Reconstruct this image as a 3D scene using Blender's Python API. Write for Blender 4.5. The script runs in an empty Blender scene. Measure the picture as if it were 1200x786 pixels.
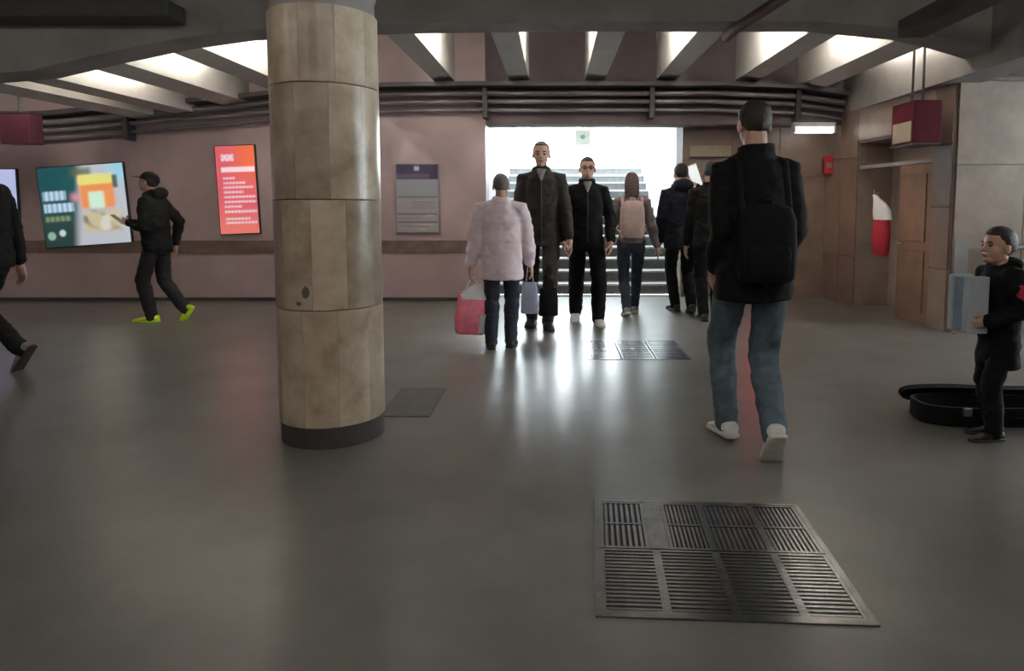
import bpy, bmesh, math, random
from mathutils import Vector, Matrix, Euler, noise
PI = math.pi
R = math.radians
random.seed(7)
scn = bpy.context.scene
COL = scn.collection

# ------------------------------------------------------------------ camera, world, exposure
F_PX, W_PX = 782.0, 1200.0
cam = bpy.data.cameras.new('camera')
cam_o = bpy.data.objects.new('camera', cam)
COL.objects.link(cam_o)
cam.sensor_fit = 'HORIZONTAL'
cam.sensor_width = 36
cam.lens = 36 * F_PX / W_PX
cam.shift_x = (600 - 650) / 1200
cam.shift_y = -(393 - 303) / 1200
cam.clip_start = 0.05
cam.clip_end = 300
cam_o.location = (0, 0, 1.21)
cam_o.rotation_euler = (R(90 - 4.5), 0, 0)
scn.camera = cam_o

wd = bpy.data.worlds.new('world')
scn.world = wd
wd.use_nodes = True
bg = wd.node_tree.nodes['Background']
bg.inputs[0].default_value = (0.86, 0.96, 1.0, 1)
bg.inputs[1].default_value = 28.0

vs = scn.view_settings
vs.view_transform = 'Standard'
vs.look = 'None'
vs.gamma = 1
vs.use_curve_mapping = False
vs.exposure = 0.34
TUBE = 140.0            # strength of the hidden bay tubes
TUBE_FILL = 64.0        # strength of the fill tubes added overhead, out of view

# ------------------------------------------------------------------ materials
MATS = {}
def mat(name, col, rough=0.6, var=0.0, scale=8.0, metal=0.0, bump=0.0, bscale=60.0, rnd=0.0, col2=None, emit=0.0, spec=0.5, detail=4.0):
    if name in MATS:
        return MATS[name]
    m = bpy.data.materials.new(name)
    m.use_nodes = True
    nt = m.node_tree
    b = nt.nodes['Principled BSDF']
    b.inputs['Roughness'].default_value = rough
    b.inputs['Metallic'].default_value = metal
    b.inputs['Specular IOR Level'].default_value = spec
    c = (*col, 1)
    b.inputs['Base Color'].default_value = c
    out = None
    tc = nt.nodes.new('ShaderNodeTexCoord')
    if var > 0 or col2:
        n = nt.nodes.new('ShaderNodeTexNoise')
        n.inputs['Scale'].default_value = scale
        n.inputs['Detail'].default_value = detail
        n.inputs['Roughness'].default_value = 0.62
        if rnd > 0:
            ob = nt.nodes.new('ShaderNodeObjectInfo')
            vm = nt.nodes.new('ShaderNodeVectorMath')
            vm.operation = 'MULTIPLY_ADD'
            vm.inputs[1].default_value = (83.0, 47.0, 61.0)
            nt.links.new(ob.outputs['Random'], vm.inputs[0])
            nt.links.new(tc.outputs['Object'], vm.inputs[2])
            nt.links.new(vm.outputs[0], n.inputs['Vector'])
        else:
            nt.links.new(tc.outputs['Object'], n.inputs['Vector'])
        rp = nt.nodes.new('ShaderNodeValToRGB')
        rp.color_ramp.elements[0].position = 0.33
        rp.color_ramp.elements[1].position = 0.68
        if col2:
            rp.color_ramp.elements[0].color = (*col2, 1)
            rp.color_ramp.elements[1].color = c
        else:
            rp.color_ramp.elements[0].color = tuple(x * (1 - var) for x in col) + (1,)
            rp.color_ramp.elements[1].color = tuple(min(1, x * (1 + var)) for x in col) + (1,)
        nt.links.new(n.outputs['Fac'], rp.inputs['Fac'])
        out = rp.outputs['Color']
    if rnd > 0:
        oi = nt.nodes.new('ShaderNodeObjectInfo')
        mr = nt.nodes.new('ShaderNodeMapRange')
        mr.inputs['To Min'].default_value = 1 - rnd
        mr.inputs['To Max'].default_value = 1 + rnd
        nt.links.new(oi.outputs['Random'], mr.inputs['Value'])
        hs = nt.nodes.new('ShaderNodeHueSaturation')
        nt.links.new(mr.outputs['Result'], hs.inputs['Value'])
        if out:
            nt.links.new(out, hs.inputs['Color'])
        else:
            hs.inputs['Color'].default_value = c
        out = hs.outputs['Color']
    if out:
        nt.links.new(out, b.inputs['Base Color'])
    if bump > 0:
        n2 = nt.nodes.new('ShaderNodeTexNoise')
        n2.inputs['Scale'].default_value = bscale
        n2.inputs['Detail'].default_value = 3
        nt.links.new(tc.outputs['Object'], n2.inputs['Vector'])
        bp = nt.nodes.new('ShaderNodeBump')
        bp.inputs['Strength'].default_value = bump
        bp.inputs['Distance'].default_value = 0.01
        nt.links.new(n2.outputs['Fac'], bp.inputs['Height'])
        nt.links.new(bp.outputs['Normal'], b.inputs['Normal'])
    if emit > 0:
        b.inputs['Emission Color'].default_value = c
        b.inputs['Emission Strength'].default_value = emit
    MATS[name] = m
    return m

def print_mat(name, emit=0.0, rough=0.4):
    """flat print whose colours come from the mesh's colour attribute; lit from behind when emit > 0"""
    m = bpy.data.materials.new(name)
    m.use_nodes = True
    nt = m.node_tree
    b = nt.nodes['Principled BSDF']
    a = nt.nodes.new('ShaderNodeAttribute')
    a.attribute_name = 'print'
    b.inputs['Roughness'].default_value = rough
    nt.links.new(a.outputs['Color'], b.inputs['Base Color'])
    if emit > 0:
        nt.links.new(a.outputs['Color'], b.inputs['Emission Color'])
        b.inputs['Emission Strength'].default_value = emit
    return m

M = dict(
    floor=mat('floor_stone', (0.205, 0.199, 0.180), 0.29, scale=1.6, col2=(0.138, 0.133, 0.121), bump=0.05, bscale=180, spec=0.5, detail=8),
    hatch=mat('floor_hatch_stone', (0.105, 0.10, 0.095), 0.4, 0.2, 8),
    wall=mat('wall_marble_pink', (0.43, 0.322, 0.325), 0.4, scale=2.2, col2=(0.37, 0.275, 0.275), detail=7),
    band=mat('band_marble_brown', (0.155, 0.105, 0.085), 0.4, 0.25, 6),
    base=mat('base_dark', (0.05, 0.045, 0.042), 0.5, 0.2, 8),
    brown=mat('wall_marble_brown', (0.235, 0.165, 0.125), 0.35, scale=3.0, col2=(0.165, 0.118, 0.092), rnd=0.16, detail=7),
    greywall=mat('wall_marble_grey', (0.34, 0.265, 0.225), 0.4, scale=2.5, col2=(0.215, 0.163, 0.138), rnd=0.08, detail=8),
    colm=mat('column_marble', (0.56, 0.48, 0.365), 0.28, scale=4.5, col2=(0.285, 0.212, 0.145), rnd=0.34, detail=9),
    grout=mat('column_grout', (0.12, 0.10, 0.08), 0.8, 0.2, 10),
    plaster=mat('plaster_grey', (0.27, 0.26, 0.25), 0.8, 0.12, 3),
    ceil=mat('ceiling_concrete', (0.25, 0.235, 0.225), 0.85, 0.15, 2.5),
    rib=mat('rib_concrete', (0.50, 0.48, 0.45), 0.8, 0.08, 3),
    ceil_dark=mat('ceiling_shaded', (0.12, 0.095, 0.10), 0.85, 0.15, 3),  # darkened so the bay ceiling and lintel look shaded
    stair=mat('stair_granite_shaded', (0.085, 0.088, 0.09), 0.5, 0.2, 30),  # darkened to put shade into the risers
    tread=mat('stair_tread_lit', (0.42, 0.43, 0.43), 0.5, 0.15, 30),  # lightened to put daylight into the tread colour
    stairwall=mat('stairwell_plaster', (0.62, 0.66, 0.66), 0.7, 0.08, 3),
    pipe=mat('pipe_grey', (0.22, 0.20, 0.21), 0.35, 0.15, 5, metal=0.3),
    pipe_dark=mat('pipe_dark', (0.05, 0.042, 0.05), 0.5, 0.15, 5),
    pipe_red=mat('pipe_red', (0.07, 0.02, 0.022), 0.5, 0.15, 5),
    duct=mat('duct_dark', (0.045, 0.043, 0.042), 0.6, 0.2, 5),
    maroon=mat('maroon_box', (0.075, 0.004, 0.012), 0.7, 0.15, 6, spec=0.15),
    maroon_d=mat('maroon_dark', (0.055, 0.012, 0.02), 0.5, 0.15, 6),
    beige=mat('beige_plastic', (0.30, 0.24, 0.17), 0.5, 0.1, 6),
    steel=mat('grate_steel', (0.27, 0.265, 0.26), 0.27, 0.25, 14, metal=1.0),
    pit_shade=mat('grate_pit_shade', (0.012, 0.012, 0.014), 0.9, 0.3, 8),  # near-black stands in for the shade below the bars
    rail=mat('rail_steel', (0.5, 0.5, 0.5), 0.3, 0.1, 9, metal=0.8),
    door=mat('door_brown', (0.20, 0.115, 0.07), 0.45, 0.22, 5),
    frame=mat('frame_black', (0.03, 0.03, 0.034), 0.4, 0.2, 10),
    alu=mat('frame_aluminium', (0.3, 0.3, 0.32), 0.35, 0.1, 10, metal=0.7),
    white_pl=mat('white_plastic', (0.75, 0.76, 0.76), 0.4, 0.05, 10),
    tube=mat('tube_glow', (1.0, 0.95, 0.86), 0.4, emit=TUBE),
    tube_fill=mat('tube_glow_fill', (1.0, 0.95, 0.88), 0.4, emit=TUBE_FILL),
    lamp=mat('lamp_glow', (1.0, 0.98, 0.92), 0.4, emit=5.0),
    exit=mat('exit_sign_face', (0.80, 0.93, 0.88), 0.4, emit=0.5),
    exit_d=mat('exit_sign_mark', (0.25, 0.5, 0.42), 0.4, emit=0.5),
    redlit=mat('red_backlit', (1.0, 0.03, 0.10), 0.4, emit=2.5),
    skin=mat('skin', (0.52, 0.31, 0.23), 0.5, 0.08, 20),
    eye=mat('eye', (0.05, 0.035, 0.03), 0.15, 0.1, 40),
    lips=mat('lips', (0.40, 0.17, 0.15), 0.5, 0.1, 30),
    hair_dark=mat('hair_dark', (0.022, 0.016, 0.013), 0.55, 0.4, 60, bump=0.5, bscale=180),
    hair_brown=mat('hair_brown', (0.075, 0.042, 0.035), 0.5, 0.4, 50, bump=0.5, bscale=150),
    hair_grey=mat('hair_grey', (0.14, 0.13, 0.12), 0.6, 0.3, 50, bump=0.5, bscale=150),
    black=mat('cloth_black', (0.0045, 0.0045, 0.005), 0.85, 0.3, 25, bump=0.2, bscale=300, spec=0.25),
    navy=mat('cloth_navy', (0.006, 0.008, 0.015), 0.85, 0.3, 25, bump=0.2, bscale=300, spec=0.25),
    charcoal=mat('cloth_charcoal', (0.020, 0.019, 0.020), 0.85, 0.25, 25, bump=0.2, bscale=300, spec=0.25),
    darkjean=mat('denim_navy', (0.018, 0.024, 0.042), 0.8, 0.3, 30, bump=0.2, bscale=300),
    jean=mat('denim_blue_grey', (0.085, 0.125, 0.150), 0.8, 0.3, 14, bump=0.25, bscale=300),
    pinkwhite=mat('cloth_pale_pink', (0.84, 0.70, 0.74), 0.8, 0.08, 10, bump=0.15, bscale=250),
    brownc=mat('cloth_brown', (0.026, 0.020, 0.017), 0.85, 0.3, 20, bump=0.2, bscale=300),
    greyshirt=mat('shirt_grey', (0.20, 0.20, 0.20), 0.8, 0.15, 20),
    mauve=mat('cloth_mauve_grey', (0.20, 0.165, 0.165), 0.85, 0.15, 20, bump=0.15, bscale=250),
    beigecl=mat('canvas_beige', (0.50, 0.37, 0.32), 0.8, 0.1, 16, bump=0.2, bscale=250),
    redcl=mat('cloth_red', (0.42, 0.018, 0.035), 0.75, 0.15, 16),
    neon=mat('shoe_neon', (0.62, 0.95, 0.03), 0.5, 0.1, 20),
    shoewhite=mat('shoe_white', (0.75, 0.74, 0.70), 0.5, 0.08, 20),
    shoegrey=mat('shoe_grey', (0.20, 0.19, 0.19), 0.6, 0.2, 20),
    shoeblack=mat('shoe_black', (0.014, 0.013, 0.014), 0.45, 0.2, 20),
    sole_w=mat('sole_white', (0.65, 0.63, 0.58), 0.6, 0.1, 20),
    sole_b=mat('sole_dark', (0.03, 0.027, 0.025), 0.7, 0.2, 20),
    bagpink=mat('bag_pink_red', (0.85, 0.20, 0.28), 0.4, 0.2, 9, bump=0.3, bscale=25),
    bagwhite=mat('bag_white', (0.78, 0.76, 0.76), 0.45, 0.06, 9, bump=0.3, bscale=25),
    bagblue=mat('bag_pale_blue', (0.38, 0.42, 0.56), 0.5, 0.1, 9),
    accblue=mat('accordion_pale_blue', (0.27, 0.36, 0.44), 0.35, 0.12, 9),
    accwhite=mat('accordion_white', (0.42, 0.47, 0.50), 0.35, 0.08, 9),
    caselin=mat('case_lining', (0.035, 0.012, 0.016), 0.9, 0.2, 20),
    screen=mat('phone_screen', (0.85, 0.92, 0.95), 0.2, emit=0.6),
)
P_LIT = print_mat('print_backlit', 0.58)
P_RED = print_mat('print_backlit_red', 0.50)
P_PAPER = print_mat('print_paper', 0.0)

# ------------------------------------------------------------------ mesh helpers
def add_box(bm, lo, hi, bevel=0.0):
    r = bmesh.ops.create_cube(bm, size=1.0)
    vs_ = r['verts']
    lo, hi = Vector(lo), Vector(hi)
    c, s = (lo + hi) / 2, hi - lo
    for v in vs_:
        v.co = Vector((v.co.x * s.x, v.co.y * s.y, v.co.z * s.z)) + c
    if bevel > 0:
        es = list({e for v in vs_ for e in v.link_edges})
        bmesh.ops.bevel(bm, geom=es, offset=bevel, segments=2, affect='EDGES', profile=0.6)

def add_loft(bm, rings, n=16, power=2.0):
    """rings: list of (centre, semi-axis a, semi-axis b) as Vectors; closed ends"""
    prev, first = None, None
    for c, a, b in rings:
        cur = []
        for k in range(n):
            t = 2 * PI * k / n
            ct, st = math.cos(t), math.sin(t)
            e = 2.0 / power
            x = math.copysign(abs(ct) ** e, ct)
            y = math.copysign(abs(st) ** e, st)
            cur.append(bm.verts.new(c + a * x + b * y))
        if prev:
            for k in range(n):
                bm.faces.new((prev[k], prev[(k + 1) % n], cur[(k + 1) % n], cur[k]))
        else:
            first = cur
        prev = cur
    bm.faces.new(list(reversed(first)))
    bm.faces.new(prev)

def frame_of(d, up=Vector((0, 0, 1))):
    d = d.normalized()
    if abs(d.dot(up)) > 0.96:
        up = Vector((0, 1, 0))
    a = up.cross(d).normalized()
    return a, d.cross(a).normalized()

def add_limb(bm, pts, rad, n=12, flat=1.0, ref=None):
    """tapered tube through pts with rounded ends"""
    pts = [Vector(p) for p in pts]
    rings = []
    a0 = None
    N = len(pts)
    for i, p in enumerate(pts):
        d = (pts[min(i + 1, N - 1)] - pts[max(i - 1, 0)])
        if a0 is None:
            a, b = frame_of(d, ref or Vector((0, 0, 1)))
        else:
            dn = d.normalized()
            a = (a0 - dn * a0.dot(dn)).normalized()
            b = dn.cross(a).normalized()
        a0 = a
        r = rad[i]
        dn = d.normalized()
        if i == 0:
            for q, s in ((0.9, 0.42), (0.5, 0.85)):
                rings.append((p - dn * r * q, a * r * s, b * r * s * flat))
        rings.append((p, a * r, b * r * flat))
        if i == N - 1:
            for q, s in ((0.5, 0.85), (0.9, 0.42)):
                rings.append((p + dn * r * q, a * r * s, b * r * s * flat))
    add_loft(bm, rings, n)

def add_ell(bm, c, r, rot=None, u=20, v=12):
    m = Matrix.Translation(Vector(c)) @ (rot.to_4x4() if rot else Matrix()) @ Matrix.Diagonal((*r, 1))
    bmesh.ops.create_uvsphere(bm, u_segments=u, v_segments=v, radius=1.0, matrix=m)

def add_cyl(bm, p0, p1, r, n=16, r1=None):
    p0, p1 = Vector(p0), Vector(p1)
    a, b = frame_of(p1 - p0)
    r1 = r if r1 is None else r1
    add_loft(bm, [(p0, a * r, b * r), (p1, a * r1, b * r1)], n)

def shade(me, angle=None):
    for p in me.polygons:
        p.use_smooth = True
    if angle is not None:
        me.set_sharp_from_angle(angle=R(angle))

def obj(name, bm, m, parent=None, smooth=None, mesh=None):
    if mesh is None:
        bmesh.ops.recalc_face_normals(bm, faces=bm.faces[:])
        me = bpy.data.meshes.new(name)
        bm.to_mesh(me)
        bm.free()
        if smooth is not None:
            shade(me, smooth)
    else:
        me = mesh
    if m:
        me.materials.clear()
        me.materials.append(M[m] if isinstance(m, str) else m)
    o = bpy.data.objects.new(name, me)
    COL.objects.link(o)
    if parent:
        o.parent = parent
    return o

def box(name, lo, hi, m, parent=None, bevel=0.0):
    bm = bmesh.new()
    add_box(bm, lo, hi, bevel)
    return obj(name, bm, m, parent)

def tag(o, label, cat, group=None):
    o['label'] = label
    o['category'] = cat
    if group:
        o['group'] = group
    return o

def struct(o, label=None):
    o['kind'] = 'structure'
    if label:
        o['label'] = label
    return o

def empty(name, loc=(0, 0, 0), rz=0.0):
    o = bpy.data.objects.new(name, None)
    o.empty_display_size = 0.1
    COL.objects.link(o)
    o.location = loc
    o.rotation_euler = (0, 0, rz)
    return o

def remesh(bm, voxel, smooth=4, fac=0.5, wrinkle=0.0, wscale=9.0, seed=0.0):
    bmesh.ops.recalc_face_normals(bm, faces=bm.faces[:])
    me = bpy.data.meshes.new('tmp')
    bm.to_mesh(me)
    bm.free()
    o = bpy.data.objects.new('tmp', me)
    COL.objects.link(o)
    md = o.modifiers.new('r', 'REMESH')
    md.mode = 'VOXEL'
    md.voxel_size = voxel
    md.use_smooth_shade = True
    if smooth:
        s = o.modifiers.new('s', 'SMOOTH')
        s.iterations = smooth
        s.factor = fac
    dg = bpy.context.evaluated_depsgraph_get()
    out = bpy.data.meshes.new_from_object(o.evaluated_get(dg))
    bpy.data.objects.remove(o)
    bpy.data.meshes.remove(me)
    if wrinkle > 0:
        nv = [v.normal.copy() for v in out.vertices]
        off = Vector((seed, seed * 1.7, seed * 0.3))
        for v, nn in zip(out.vertices, nv):
            q = Vector((v.co.x * wscale, v.co.y * wscale, v.co.z * wscale * 1.6)) + off
            v.co += nn * (noise.noise(q) * wrinkle + noise.noise(q * 2.3) * wrinkle * 0.5)
    shade(out)
    return out

def print_grid(name, w, h, nx, ny, fn, m, parent):
    """flat printed sheet in the local XZ plane facing -Y, colours by fn(u, v) in 0..1 (v up)"""
    vts, fcs = [], []
    for j in range(ny + 1):
        for i in range(nx + 1):
            vts.append(((i / nx - 0.5) * w, 0, j / ny * h))
    for j in range(ny):
        for i in range(nx):
            a = j * (nx + 1) + i
            fcs.append((a, a + 1, a + nx + 2, a + nx + 1))
    me = bpy.data.meshes.new(name)
    me.from_pydata(vts, [], fcs)
    at = me.color_attributes.new('print', 'FLOAT_COLOR', 'POINT')
    k = 0
    for j in range(ny + 1):
        for i in range(nx + 1):
            c = fn(i / nx, j / ny)
            at.data[k].color = (c[0], c[1], c[2], 1)
            k += 1
    return obj(name, None, m, parent, mesh=me)

# ------------------------------------------------------------------ the room
struct(box('floor', (-9, -5, -0.25), (9, 9.1, 0), 'floor'), 'grey polished stone floor of the underpass')
wb = struct(box('wall_back', (-9, 8.5, 0), (-0.87, 8.9, 3.4), 'wall'), 'pinkish marble wall with brown band')
box('band', (-9, 8.485, 0.61), (-0.87, 8.5, 0.775), 'band', wb)
struct(box('baseboard_back', (-9, 8.47, 0), (-0.87, 8.5, 0.045), 'base'))
struct(box('wall_left', (-9.3, -5, 0), (-9, 8.9, 3.4), 'wall'))
struct(box('wall_front', (-9, -5.3, 0), (9, -5, 3.4), 'wall'))
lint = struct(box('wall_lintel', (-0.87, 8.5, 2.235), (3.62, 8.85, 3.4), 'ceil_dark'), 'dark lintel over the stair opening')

# right of the stairs: alcove wall, then the side wall towards the camera
def slab_wall(parent, origin, ux, length, z0, z1, sw, sh, thick, m, holes=()):
    """marble slabs, each a piece of its own, on a plane from origin along ux"""
    ux = Vector(ux).normalized()
    nrm = Vector((ux.y, -ux.x, 0))
    nx = max(1, round(length / sw))
    nz = max(1, round((z1 - z0) / sh))
    dx, dz = length / nx, (z1 - z0) / nz
    bm = bmesh.new()
    add_box(bm, (-dx / 2 + .003, -thick, -dz / 2 + .003), (dx / 2 - .003, 0, dz / 2 - .003), 0.003)
    me = None
    ang = math.atan2(ux.y, ux.x)
    for j in range(nz):
        for i in range(nx):
            s, z = (i + .5) * dx, z0 + (j + .5) * dz
            if any(a < s < b and c < z < d for a, b, c, d in holes):
                continue
            if me is None:
                o = obj('slab', bm, m, parent)
                me = o.data
            else:
                o = obj('slab', None, None, parent, mesh=me)
            p = Vector(origin) + ux * s
            o.location = (p.x, p.y, z)
            o.rotation_euler = (0, 0, ang)

wbr = struct(box('wall_stair_right', (1.68, 8.9, 0), (3.62, 9.3, 2.6), 'grout'), 'brown marble wall right of the stairs')
slab_wall(wbr, (1.68, 8.9, 0), (1, 0, 0), 1.93, 0.0, 2.4, 0.64, 0.8, 0.02, 'brown')

A, B = Vector((3.60, 8.9, 0)), Vector((3.77, 6.36, 0))      # side wall line, far to near
sd = (B - A).normalized()
sl = (B - A).length
bm = bmesh.new()
sn = Vector((sd.y, -sd.x, 0))            # points into the hall (-x)
def side_box(bm, s0, s1, o0, o1, z0, z1):
    p = [A + sd * s0 - sn * o0, A + sd * s1 - sn * o0, A + sd * s1 - sn * o1, A + sd * s0 - sn * o1]
    lo = [bm.verts.new((q.x, q.y, z0)) for q in p]
    hi = [bm.verts.new((q.x, q.y, z1)) for q in p]
    bm.faces.new(lo[::-1]); bm.faces.new(hi)
    for k in range(4):
        bm.faces.new((lo[k], lo[(k + 1) % 4], hi[(k + 1) % 4], hi[k]))
N0, N1 = 0.82, 2.27                       # doorway recess along the wall
side_box(bm, 0, N0, 0, 0.6, 0, 2.6)
side_box(bm, N1, sl, 0, 0.6, 0, 2.6)
side_box(bm, N0, N1, 0, 0.6, 1.96, 2.6)
side_box(bm, N0, N1, 0.42, 0.6, 0, 1.96)
wr = struct(obj('wall_right', bm, 'greywall'), 'brown marble side wall with a recessed doorway')
slab_wall(wr, A, sd, N0, 0, 2.4, 0.41, 0.6, 0.02, 'brown')
slab_wall(wr, A + sd * N1, sd, sl - N1, 0, 2.4, 0.28, 0.6, 0.02, 'brown')
slab_wall(wr, A + sd * N0, sd, N1 - N0, 1.98, 2.4, 0.72, 0.42, 0.02, 'greywall')
dr = empty('door_1', tuple(A + sd * 1.70), math.atan2(sd.y, sd.x))
struct(dr, 'brown door leaf standing in the side wall recess')
box('leaf', (0, -0.01, 0.0), (0.56, 0.04, 1.64), 'door', dr, 0.004)
box('panel', (0.08, -0.025, 0.12), (0.48, -0.012, 0.75), 'door', dr, 0.004)
box('panel', (0.08, -0.025, 0.85), (0.48, -0.012, 1.54), 'door', dr, 0.004)
box('transom', (-0.85, 0.0, 1.645), (0.56, 0.05, 1.69), 'plaster', dr, 0.003)
bm = bmesh.new()
add_cyl(bm, (0.06, -0.012, 0.82), (0.06, -0.06, 0.82), 0.009, 10)
add_cyl(bm, (0.06, -0.055, 0.82), (0.16, -0.055, 0.82), 0.008, 10)
obj('door_handle', bm, 'rail', dr, 40)

wrf = struct(box('wall_side_passage', (3.79, 6.36, 0), (9, 6.7, 2.75), 'grout'), 'grey brown marble wall of the side passage')
slab_wall(wrf, (3.79, 6.36, 0), (1, 0, 0), 5.2, 0, 2.4, 0.65, 0.8, 0.02, 'greywall')
ps = box('pale_panel', (3.80, 6.325, 0.10), (3.93, 6.339, 0.90), 'plaster', wrf, 0.003)
struct(box('wall_right_outer', (9, -5, 0), (9.3, 2.6, 3.4), 'wall'))
struct(box('wall_side_lintel', (8.2, 2.6, 2.5), (8.5, 6.36, 3.4), 'wall'))
struct(box('wall_side_stair', (4.6, 2.3, 0), (9, 2.6, 3.4), 'greywall'))

# sloping roof, unseen, added to keep open sky light off the lower flight
bm = bmesh.new()
v8 = [bm.verts.new(p) for p in ((-0.87, 8.85, 2.26), (1.68, 8.85, 2.26), (1.68, 11.6, 2.72), (-0.87, 11.6, 2.72), (-0.87, 8.85, 3.4), (1.68, 8.85, 3.4), (1.68, 11.6, 3.4), (-0.87, 11.6, 3.4))]
for f in ((0, 3, 2, 1), (4, 5, 6, 7), (0, 1, 5, 4), (1, 2, 6, 5), (2, 3, 7, 6), (3, 0, 4, 7)):
    bm.faces.new([v8[i] for i in f])
struct(obj('ceiling_sky_blocker', bm, 'ceil_dark'), 'added sloping roof keeping sky light off the lower stairs')
# stairwell walls and the ground outside
struct(box('wall_stairwell_left', (-1.15, 8.9, 0), (-0.87, 15, 3.1), 'stairwall'), 'pale wall along the left of the stairs')
struct(box('wall_stairwell_right', (1.68, 9.3, 0), (1.95, 15, 3.1), 'stairwall'), 'pale wall along the right of the stairs')
struct(box('ground_outside', (-20, 13.24, 1.70), (20, 40, 1.95), 'stair'), 'street level paving at the top of the stairs')

def staircase(name, x0, x1, y0, rise, run, n, label):
    t = empty(name, ((x0 + x1) / 2, y0, 0))
    tag(t, label, 'stairs')
    w = (x1 - x0) / 2 - 0.004
    b1 = bmesh.new(); add_box(b1, (-w, 0.015, 0), (w, run + 0.03, rise - 0.028))
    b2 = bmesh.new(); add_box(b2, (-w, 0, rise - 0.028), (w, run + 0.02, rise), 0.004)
    me1 = me2 = None
    for k in range(n):
        if k == 0:
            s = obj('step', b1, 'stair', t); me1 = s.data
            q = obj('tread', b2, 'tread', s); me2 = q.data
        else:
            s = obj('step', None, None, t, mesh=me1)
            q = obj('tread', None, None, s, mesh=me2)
        s.location = (0, k * run, k * rise)
    return t
staircase('staircase', -0.87, 1.68, 9.1, 0.15, 0.32, 13, 'grey granite staircase climbing to the bright daylight exit')
st2 = staircase('side_staircase', -1.85, 1.85, 0, 0.15, 0.32, 10, 'grey steps rising to the right beside the handrail')
st2.location = (5.1, 4.46, 0)
st2.rotation_euler = (0, 0, -PI / 2)

# ------------------------------------------------------------------ ceiling
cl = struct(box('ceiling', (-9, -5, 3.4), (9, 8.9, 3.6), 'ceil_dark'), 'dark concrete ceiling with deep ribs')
ARCH = [(-9, 1.95), (-6.2, 2.08), (-4.95, 2.285), (-4.37, 2.335), (-3.76, 2.472), (-3.16, 2.59), (-2.63, 2.66), (-1.9, 2.70), (-1.2, 2.72), (0, 2.738),
        (1.24, 2.735), (2.2, 2.735), (2.96, 2.665), (3.3, 2.59), (3.72, 2.47)]
def archz(x):
    for (x0, z0), (x1, z1) in zip(ARCH, ARCH[1:]):
        if x0 <= x <= x1:
            return z0 + (z1 - z0) * (x - x0) / (x1 - x0)
    return ARCH[-1][1]
bm = bmesh.new()
prev = None
for x, z in ARCH:
    q = [bm.verts.new(p) for p in ((x, 5.66, z), (x, 6.0, z), (x, 6.0, 3.41), (x, 5.66, 3.41))]
    if prev:
        for k in range(4):
            bm.faces.new((prev[k], prev[(k + 1) % 4], q[(k + 1) % 4], q[k]))
    else:
        bm.faces.new(q[::-1])
    prev = q
bm.faces.new(prev)
obj('cross_beam', bm, 'ceil', cl)
RIBS_L = [-0.32, -1.25, -2.2, -3.14, -3.83, -4.47, -4.95]
RIBS_R = [0.38, 1.27, 2.26, 3.02]
def rib(x0, x1):
    bm = bmesh.new()
    xs = (x0, x1)
    b = [bm.verts.new((x, y, archz(x) + 0.02 + (y - 6) * 0.012)) for y in (6.0, 8.5) for x in xs]
    t = [bm.verts.new((x, y, 3.41)) for y in (6.0, 8.5) for x in xs]
    for f in ((b[0], b[1], b[3], b[2]), (t[0], t[2], t[3], t[1]), (b[0], t[0], t[1], b[1]), (b[1], t[1], t[3], b[3]), (b[3], t[3], t[2], b[2]), (b[2], t[2], t[0], b[0])):
        bm.faces.new(f)
    return obj('rib', bm, 'rib', cl)
for x in RIBS_L:
    rib(x - 0.25, x)
for x in RIBS_R:
    rib(x, x + 0.25)
bm = bmesh.new()      # long beam over the side wall
add_box(bm, (3.62, -5, 2.36), (3.98, 8.5, 3.41))
obj('long_beam', bm, 'ceil', cl)
struct(box('ceiling_side', (3.98, -5, 2.50), (9, 6.36, 2.62), 'plaster'), 'paler low ceiling of the side passage')

# tubes hidden in the bays behind the cross beam
BAYS = [(-5.55, -5.2), (-4.95, -4.72), (-4.47, -4.08), (-3.83, -3.39), (-3.14, -2.45), (-2.2, -1.5), (-1.25, -0.57), (-0.32, 0.38), (0.63, 1.27), (1.52, 2.26), (2.51, 3.02), (3.27, 3.62)]
BNAME = ['in the leftmost ceiling bay', 'in the second ceiling bay from the left', 'in the third ceiling bay from the left', 'in the fourth ceiling bay from the left',
         'in the ceiling bay just left of the marble column', 'in the ceiling bay just right of the marble column', 'in the second ceiling bay right of the column',
         'in the ceiling bay above the person with glasses', 'in the ceiling bay above the girl with the beige backpack', 'in the ceiling bay above the tall man in blue jeans',
         'in the second ceiling bay from the right', 'in the rightmost ceiling bay']
def tube_lamp(x0, x1, y, z, glow, label, group, rz=0.0):
    t = empty('tube_lamp', ((x0 + x1) / 2, y, z), rz)
    tag(t, label, 'ceiling lamp', group)
    w = (x1 - x0) / 2 - 0.02
    box('housing', (-w, -0.03, 0.02), (w, 0.03, 0.06), 'white_pl', t, 0.004)
    bm = bmesh.new()
    add_cyl(bm, (-w, 0, 0), (w, 0, 0), 0.019, 12)
    obj('tube', bm, glow, t, 40)
    for s in (-1, 1):
        bm = bmesh.new()
        add_cyl(bm, (s * w, 0, 0.0), (s * (w - 0.02), 0, 0.0), 0.023, 12)
        obj('end_cap', bm, 'white_pl', t, 40)
    if glow == 'tube':
        box('added_baffle', (-w, -0.04, -0.062), (w, 0.04, -0.052), 'white_pl', t, 0.003)  # unseen baffle added to hold direct tube light off the floor
    return t
for (x0, x1), nm in zip(BAYS, BNAME):
    xm = (x0 + x1) / 2
    tube_lamp(xm - 0.62, xm + 0.62, 6.70, archz(xm) + 0.42, 'tube', 'fluorescent tube lamp ' + nm, 'tubes behind the cross beam', PI / 2)
k = 0
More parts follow.
